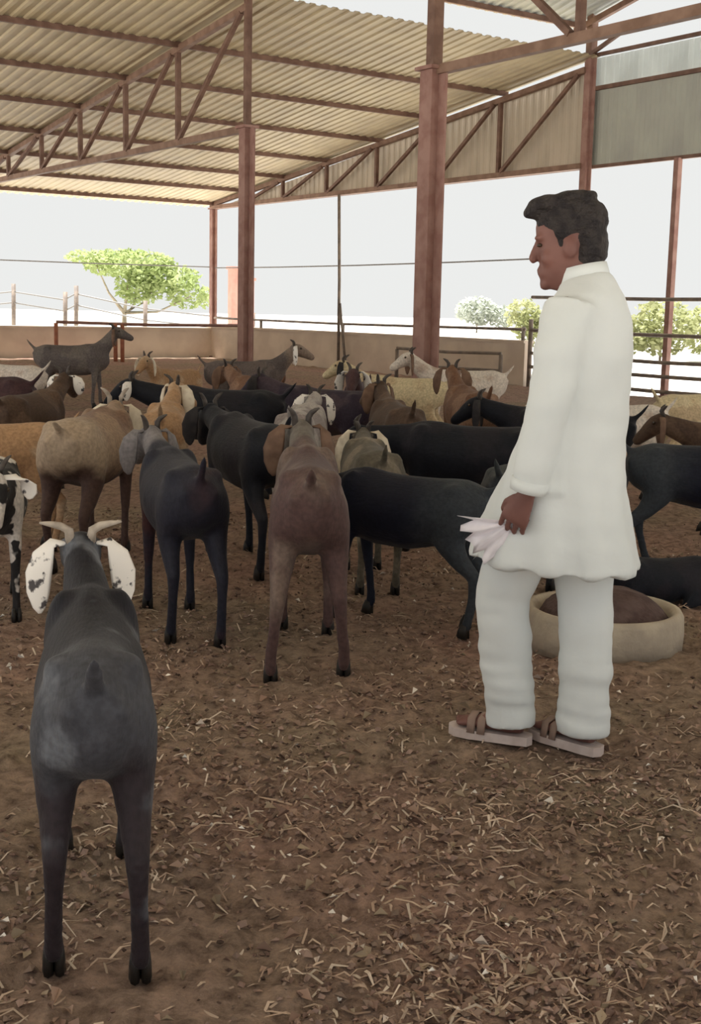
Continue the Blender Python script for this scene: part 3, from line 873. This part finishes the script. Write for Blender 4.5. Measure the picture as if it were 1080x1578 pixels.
HS = 1.07
hyaw, hpit = math.radians(16), math.radians(6)
HM = Matrix.Translation((0.0, 0.0, 1.452)) @ Matrix.Rotation(hyaw, 4, 'Z') @ Matrix.Rotation(hpit, 4, 'Y') @ Matrix.Scale(HS, 4)
def hd(x, y, z):
    return HM @ Vector((x, y, z))
def hell(bm, c, r):
    M = HM @ Matrix.Translation(Vector(c)) @ Matrix.Diagonal((*r, 1))
    bmesh.ops.create_uvsphere(bm, u_segments=16, v_segments=10, radius=1.0, matrix=M)
def htube(bm, rings, side=(0, 1, 0), n=18):
    sd_ = (HM.to_3x3() @ Vector(side)).normalized()
    ring_tube(bm, [(HM @ Vector(c), a * HS, b_ * HS) for c, a, b_ in rings], side=sd_, n=n)
bm = bmesh.new()
# skull and face (chin level z=0)
htube(bm, [((-.012, 0, .236), .02, .025), ((-.012, 0, .226), .046, .053), ((-.01, 0, .202), .067, .083), ((-.006, 0, .168), .075, .096), ((-.004, 0, .132), .075, .094),
           ((.002, 0, .10), .071, .086), ((.012, 0, .07), .065, .075), ((.022, 0, .042), .057, .066), ((.033, 0, .018), .045, .052), ((.042, 0, .0), .03, .034), ((.044, 0, -.006), .012, .015)])
htube(bm, [((.084, 0, .132), .010, .010), ((.095, 0, .105), .012, .013), ((.103, 0, .088), .017, .013), ((.096, 0, .076), .016, .010)], n=10)       # nose
hell(bm, (.081, 0, .055), (.013, .024, .008))
hell(bm, (.080, 0, .043), (.012, .021, .008))
hell(bm, (.070, 0, .014), (.018, .024, .018))
hell(bm, (.066, 0, .048), (.024, .034, .030))
for sy in (-1, 1):
    hell(bm, (.078, sy * .032, .142), (.016, .024, .009))                       # brow
    hell(bm, (.052, sy * .040, .085), (.026, .024, .026))                       # cheek
    hell(bm, (-.008, sy * .077, .105), (.020, .010, .031))                     # ear
# neck, torso, legs inside the clothes, one continuous body
ring_tube(bm, [(hd(-.022, 0, .07), .06, .064), (Vector((-.035, 0, 1.47)), .062, .066), (Vector((-.05, 0, 1.40)), .085, .075)], n=16)
ring_tube(bm, [((-.05, 0, 1.45), .07, .06), ((-.055, 0, 1.40), .15, .085), ((-.055, 0, 1.28), .17, .105), ((-.04, 0, 1.1), .15, .10), ((-.02, 0, .95), .155, .11), ((-.01, 0, .86), .12, .10), ((0, 0, .82), .05, .05)], n=18)
ARM = {1: [(-.055, .15, 1.395), (-.045, .225, 1.25), (-.035, .24, 1.12), (-.005, .24, .98), (.022, .236, .855)],
       -1: [(-.055, -.15, 1.395), (-.05, -.225, 1.25), (-.03, -.24, 1.12), (.04, -.23, .99), (.10, -.215, .875)]}
for sy in (1, -1):
    ring_tube(bm, [(Vector(p), r_, r_) for p, r_ in zip(ARM[sy], (.058, .05, .042, .038, .027))], side=(1, 0, 0), n=12)
LEG = {1: [(.0, .085, .90), (.09, .06, .70), (.165, .035, .48), (.15, .025, .28), (.125, .02, .09)],
       -1: [(-.01, -.085, .90), (-.05, -.07, .70), (-.085, -.04, .48), (-.10, -.025, .28), (-.105, -.02, .09)]}
FYAW = {1: 0.05, -1: -0.35}
for sy in (1, -1):
    ring_tube(bm, [(Vector(p), r_, r_) for p, r_ in zip(LEG[sy], (.085, .075, .052, .05, .036))], n=12)
    an = Vector(LEG[sy][-1])
    fd = Vector((math.cos(FYAW[sy]), math.sin(FYAW[sy]), 0))
    ring_tube(bm, [(an - fd * .045 + Vector((0, 0, -.035)), .028, .03), (an + Vector((0, 0, -.03)), .036, .04), (an + fd * .07 + Vector((0, 0, -.038)), .04, .028), (an + fd * .13 + Vector((0, 0, -.047)), .043, .018), (an + fd * .165 + Vector((0, 0, -.052)), .036, .012)],
              side=Vector((-fd.y, fd.x, 0)), n=12)
    for k in range(5):                                                            # toes
        sd2 = Vector((-fd.y, fd.x, 0)) * (.032 - .016 * k) * -sy
        tl = (.052, .048, .042, .036, .028)[k]
        ring_tube(bm, [(an + fd * .14 + sd2 + Vector((0, 0, -.051)), .009, .009), (an + fd * (.14 + tl) + sd2 + Vector((0, 0, -.054)), .008, .008), (an + fd * (.147 + tl) + sd2 + Vector((0, 0, -.056)), .004, .004)], side=Vector((-fd.y, fd.x, 0)), n=8)
def hand(bm, wr, d, f_, n_, curl):
    """wr wrist, d pointing direction, f_ thumb side, n_ palm normal"""
    d, f_, n_ = d.normalized(), f_.normalized(), n_.normalized()
    ring_tube(bm, [(wr - d * .03, .026, .02), (wr, .027, .019), (wr + d * .03, .036, .017), (wr + d * .065, .042, .016), (wr + d * .09, .041, .014), (wr + d * .098, .03, .008)], side=f_, n=12)
    for k in range(4):
        base = wr + d * (.088 - (.006 if k == 3 else 0)) + f_ * (.036 - .024 * k)
        ln = (.95, 1.06, 1.0, .8)[k]
        p, a = base, 0.0
        pts = [(base - d * .015, .009, .009), (base, .009, .009)]
        for seg, (l_, c_) in enumerate(((.042, curl * .6), (.027, curl), (.022, curl * .8))):
            a += c_
            p = p + (d * math.cos(a) + n_ * math.sin(a)) * l_ * ln
            pts.append((p, .0086 - .0005 * seg, .0086 - .0005 * seg))
        ring_tube(bm, pts, side=f_, n=8)
    tb_ = wr + d * .022 + f_ * .024
    ring_tube(bm, [(tb_, .014, .014), (tb_ + d * .03 + f_ * .022 + n_ * .008, .0125, .0125), (tb_ + d * .058 + f_ * .026 + n_ * .026, .011, .011), (tb_ + d * .078 + f_ * .016 + n_ * .042, .009, .009), (tb_ + d * .084 + f_ * .012 + n_ * .046, .005, .005)], side=n_, n=8)
HD = Vector((.42, -.03, -.9)).normalized()
HF = Vector((.9, .05, .42)).normalized()
HN = HF.cross(HD) * -1
if HN.y > 0: HN = -HN
hand(bm, Vector((.026, .236, .838)), HD, HF, HN, math.radians(40))
HD2 = Vector((.5, .05, -.86)).normalized()
HF2 = Vector((.86, -.02, .5)).normalized()
HN2 = HF2.cross(HD2)
if HN2.y < 0: HN2 = -HN2
hand(bm, Vector((.108, -.214, .86)), HD2, HF2, HN2, math.radians(30))
link('body', remeshed(bm, .005, 2, lambda co: (co[:, 2] > 1.45) * .9, 7), M_SKIN, man)
for sy in (-1, 1):
    bm = bmesh.new()
    hell(bm, (.0765, sy * .031, .122), (.010, .012, .006))
    link('eye', bm_mesh(bm, 'eye'), M_EYE, man)
# hair
bm = bmesh.new()
hell(bm, (-.016, 0, .178), (.102, .084, .080))
hell(bm, (-.050, 0, .115), (.062, .074, .085))
hell(bm, (-.050, 0, .065), (.045, .060, .045))
hell(bm, (.035, .01, .232), (.075, .062, .030))
hell(bm, (.088, .012, .215), (.032, .040, .018))
hell(bm, (-.025, 0, .245), (.065, .058, .022))
for sy in (-1, 1):
    hell(bm, (.012, sy * .068, .145), (.022, .012, .04))
me = remeshed(bm, .007, 3)
for v_ in me.vertices:
    v_.co += v_.normal * (0.006 * noise.noise(Vector((v_.co.x * 18, v_.co.y * 45, v_.co.z * 45))))
link('hair', me, M_HAIR, man)
# kurta
bm = bmesh.new()
ring_tube(bm, [((.012, 0, .595), .224, .272), ((.010, 0, .65), .222, .262), ((.0, 0, .72), .214, .235), ((-.014, 0, .86), .204, .190), ((-.03, 0, .98), .198, .160), ((-.045, 0, 1.10), .195, .147),
               ((-.055, 0, 1.25), .203, .146), ((-.06, 0, 1.35), .202, .132), ((-.057, 0, 1.42), .172, .107), ((-.05, 0, 1.455), .115, .088), ((-.042, 0, 1.485), .074, .076)], n=28)
for sy in (1, -1):
    A_ = ARM[sy]
    ring_tube(bm, [(Vector(A_[0]), .078, .085), (Vector(A_[1]), .068, .073), (Vector(A_[2]), .062, .066), (Vector(A_[3]), .057, .060), (Vector(A_[4]), .052, .056)], side=(0, 1, 0), n=16)
def kw(co):
    return np.clip((co[:, 2] - .62) / .1, 0, 1) * .8
me = remeshed(bm, .011, 2, kw, 8)
for v_ in me.vertices:
    c = v_.co
    ang = math.atan2(c.y, c.x + .02)
    low = max(0.0, min(1.0, (1.0 - c.z) / .45))
    fold = .010 * low * math.sin(ang * 9 + 2.2 * noise.noise(Vector((c.x * 2, c.y * 2, c.z * 3)))) 
    arm = abs(c.y) > .19 and c.z > .84
    wr_ = (.007 if arm else .006) * noise.noise(Vector((c.x * 9, c.y * 9, c.z * (16 if arm else 7)))) + .005 * noise.noise(Vector((c.x * 5 + 4, c.y * 5, c.z * 20)))
    v_.co = c + v_.normal * ((0 if arm else fold) + wr_)
kurta = link('kurta', me, M_CLOTH, man)
bm = bmesh.new()                                                                   # stand collar
ring_tube(bm, [((-.044, 0, 1.47), .076, .078), ((-.038, 0, 1.495), .072, .076), ((-.034, 0, 1.512), .070, .074)], n=22)
link('collar', bm_mesh(bm, 'collar'), M_CLOTH, kurta)
for sy in (1, -1):
    bm = bmesh.new()
    e_, q_ = Vector(ARM[sy][3]), Vector(ARM[sy][4])
    dd = (q_ - e_).normalized()
    ring_tube(bm, [(q_ - dd * .03, .052, .056), (q_ - dd * .01, .0535, .0575), (q_ + dd * .006, .051, .055)], n=18)
    link('cuff', bm_mesh(bm, 'cuff'), M_CLOTH, kurta)
# trousers
bm = bmesh.new()
ring_tube(bm, [((-.02, 0, 1.0), .15, .12), ((-.01, 0, .9), .175, .135), ((0, 0, .80), .16, .13), ((.01, 0, .74), .08, .07)], n=20)
for sy in (1, -1):
    A_ = [Vector(p) for p in LEG[sy]]
    cuff = A_[4] + Vector((.0, 0, -.045))
    ring_tube(bm, [(A_[0], .105, .115), (A_[1], .098, .108), (A_[2], .084, .090), (A_[3], .078, .084), (A_[3].lerp(A_[4], .6), .077, .082), (cuff, .080, .088)], n=18)
me = remeshed(bm, .011, 3)
for v_ in me.vertices:
    c = v_.co
    low = max(0.0, min(1.0, (.55 - c.z) / .4))
    v_.co = c + v_.normal * (.008 * noise.noise(Vector((c.x * 7, c.y * 7, c.z * 9))) + .009 * low * noise.noise(Vector((c.x * 5, c.y * 5 + 3, c.z * 26))))
link('trousers', me, M_CLOTH, man)
for sy in (1, -1):
    an = Vector(LEG[sy][-1]); an.z = 0
    fd = Vector((math.cos(FYAW[sy]), math.sin(FYAW[sy]), 0)); sd2 = Vector((-fd.y, fd.x, 0))
    out = [(-.075, .0), (-.065, .028), (-.02, .036), (.06, .043), (.13, .050), (.18, .044), (.205, .022), (.212, 0)]
    ol = out + [(a, -b_) for a, b_ in out[-2:0:-1]]
    bm = bmesh.new()
    lo_ = [bm.verts.new(an + fd * a + sd2 * b_ + Vector((0, 0, -.008))) for a, b_ in ol]
    hi_ = [bm.verts.new(an + fd * a + sd2 * b_ + Vector((0, 0, .022))) for a, b_ in ol]
    bm.faces.new(hi_); bm.faces.new(lo_[::-1])
    for k in range(len(ol)):
        bm.faces.new((lo_[k], lo_[(k + 1) % len(ol)], hi_[(k + 1) % len(ol)], hi_[k]))
    sn = link('sandal', bm_mesh(bm, 'sandal', False), M_SANDAL, man)
    for fx in (.085, .12):
        bm = bmesh.new()
        ring_tube(bm, [(an + fd * fx + sd2 * .05 + Vector((0, 0, .015)), .014, .003), (an + fd * fx + sd2 * .04 + Vector((0, 0, .062)), .014, .003), (an + fd * fx + Vector((0, 0, .074)), .014, .003), (an + fd * fx - sd2 * .04 + Vector((0, 0, .062)), .014, .003), (an + fd * fx - sd2 * .05 + Vector((0, 0, .015)), .014, .003)], side=fd, n=8)
        link('strap', bm_mesh(bm, 'strap'), M_STRAP, sn)
# handkerchief held in the left hand
fist = man.matrix_basis @ (Vector((.026, .236, .838)) + HD * .105 + HN * .03)
bm = bmesh.new()
na_, nr_ = 15, 8
rows = []
for layer in (0, 1):
    for i in range(nr_):
        row = []
        for j in range(na_):
            a = math.radians(2 - 80 * j / (na_ - 1))
            rmax = .125 + .055 * abs(math.cos(j * 1.15 + .3))
            rr = rmax * (i + .15) / (nr_ - .85)
            p = Vector((math.cos(a) * rr, .022 * math.sin(j * 1.7 + i * .35) * (i / nr_) + .010 * noise.noise(Vector((i * .6, j * .6, 4))) + layer * .004, math.sin(a) * rr * .9 + .004))
            row.append(bm.verts.new(p))
        rows.append(row)
for layer in (0, 1):
    for i in range(nr_ - 1):
        for j in range(na_ - 1):
            A_, B_ = rows[layer * nr_ + i], rows[layer * nr_ + i + 1]
            bm.faces.new((A_[j], A_[j + 1], B_[j + 1], B_[j]))
for j in range(na_ - 1):
    bm.faces.new((rows[nr_ - 1][j], rows[nr_ - 1][j + 1], rows[2 * nr_ - 1][j + 1], rows[2 * nr_ - 1][j]))
    bm.faces.new((rows[0][j], rows[0][j + 1], rows[nr_][j + 1], rows[nr_][j]))
for i in range(nr_ - 1):
    for j in (0, na_ - 1):
        bm.faces.new((rows[i][j], rows[i + 1][j], rows[nr_ + i + 1][j], rows[nr_ + i][j]))
o = link('handkerchief', bm_mesh(bm, 'handkerchief'), M_KERCH, None, fist)
o.rotation_euler = (0, 0, math.radians(158))
tag(o, 'crumpled white cloth held in the man\'s left hand', 'cloth')

# ================================================================== LITTER ON THE FLOOR
def attr_mat(name):
    m = bpy.data.materials.new(name)
    m.use_nodes = True
    b = m.node_tree.nodes['Principled BSDF']
    b.inputs['Roughness'].default_value = 0.9
    b.inputs['Specular IOR Level'].default_value = 0.2
    a = m.node_tree.nodes.new('ShaderNodeAttribute')
    a.attribute_name = 'tint'
    m.node_tree.links.new(a.outputs['Color'], b.inputs['Base Color'])
    return m
rnd = random.Random(21)
def spot():
    while True:
        Y = 1.75 * (8.5 / 1.75) ** rnd.random()
        X = rnd.uniform(-1, 1) * (.30 * Y + .25)
        if noise.noise(Vector((X * 1.3, Y * 1.3, 9))) + .55 > rnd.random() * 1.1:
            break
    return X, Y
def scatter(name, label, cat, n, kinds):
    V_, F_, C_ = [], [], []
    for _ in range(n):
        X, Y = spot()
        z = ground_h(Vector((X, Y, 0))) - .012
        shape, size, cols = rnd.choice(kinds)
        c = rnd.choice(cols)
        k = rnd.uniform(.75, 1.25)
        c = (c[0] * k, c[1] * k, c[2] * k, 1)
        a = rnd.uniform(0, 2 * math.pi)
        d = Vector((math.cos(a), math.sin(a), rnd.uniform(-.1, .28)))
        sd_ = Vector((-math.sin(a), math.cos(a), rnd.uniform(-.5, .5)))
        s_ = size * rnd.uniform(.5, 1.4)
        p = Vector((X, Y, z + .004))
        b0 = len(V_)
        if shape == 'straw':
            w_ = rnd.uniform(.0015, .0035)
            bend = Vector((0, 0, rnd.uniform(0, .3) * s_)) + sd_ * rnd.uniform(-.2, .2) * s_
            for q, ww in ((p - d * s_ * .5, w_), (p + bend, w_), (p + d * s_ * .5, w_ * .5)):
                V_ += [q + sd_ * ww, q - sd_ * ww]
            F_ += [(b0, b0 + 1, b0 + 3, b0 + 2), (b0 + 2, b0 + 3, b0 + 5, b0 + 4)]
            C_ += [c] * 6
        elif shape == 'leaf':
            u_ = Vector((0, 0, rnd.uniform(.1, .5) * s_))
            V_ += [p - d * s_ * .5, p + sd_ * s_ * .28 + u_, p + d * s_ * .5 + u_ * .3, p - sd_ * s_ * .28 + u_]
            F_ += [(b0, b0 + 1, b0 + 2), (b0, b0 + 2, b0 + 3)]
            C_ += [c] * 4
        else:
            r_ = s_ * .5
            pp = p + Vector((0, 0, r_ * .35))
            j_ = lambda: Vector((rnd.uniform(-.3, .3), rnd.uniform(-.3, .3), rnd.uniform(-.15, .15))) * r_
            V_ += [pp + d * r_ + j_(), pp - d * r_ + j_(), pp + sd_ * r_ * .8 + j_(), pp - sd_ * r_ * .8 + j_(), pp + Vector((0, 0, r_ * .6)) + j_(), pp - Vector((0, 0, r_ * .6))]
            F_ += [tuple(b0 + i for i in q) for q in ((0, 2, 4), (2, 1, 4), (1, 3, 4), (3, 0, 4), (2, 0, 5), (1, 2, 5), (3, 1, 5), (0, 3, 5))]
            C_ += [c] * 6
    me = bpy.data.meshes.new(name)
    me.from_pydata([tuple(v_) for v_ in V_], [], F_)
    at = me.color_attributes.new('tint', 'FLOAT_COLOR', 'POINT')
    at.data.foreach_set('color', [x for c in C_ for x in c])
    o_ = link(name, me, attr_mat(name))
    tag(o_, label, cat, kind='stuff')
    return o_
STRAW = [(.46, .34, .25), (.38, .27, .195), (.31, .21, .15), (.55, .44, .34)]
LEAFC = [(.26, .165, .12), (.33, .22, .16), (.20, .125, .095), (.29, .22, .15)]
DUNG = [(.09, .055, .04), (.14, .085, .065), (.22, .14, .105), (.30, .19, .145)]
scatter('straw_litter', 'dry straw and leaf bits strewn over the brown floor', 'straw', 10500, [('straw', .07, STRAW), ('straw', .045, STRAW), ('straw', .03, STRAW), ('leaf', .032, LEAFC), ('leaf', .018, LEAFC)])
scatter('dung_crumbs', 'dark crumbs of dung and earth on the brown floor', 'dung', 11000, [('clod', .010, DUNG), ('clod', .015, DUNG), ('clod', .021, [(.27, .18, .14), (.22, .15, .11)])])
scatter('pale_chips', 'small pale chips dotted over the brown floor', 'chips', 450, [('leaf', .03, [(.75, .68, .6), (.6, .5, .42)]), ('leaf', .018, [(.8, .75, .68)])])
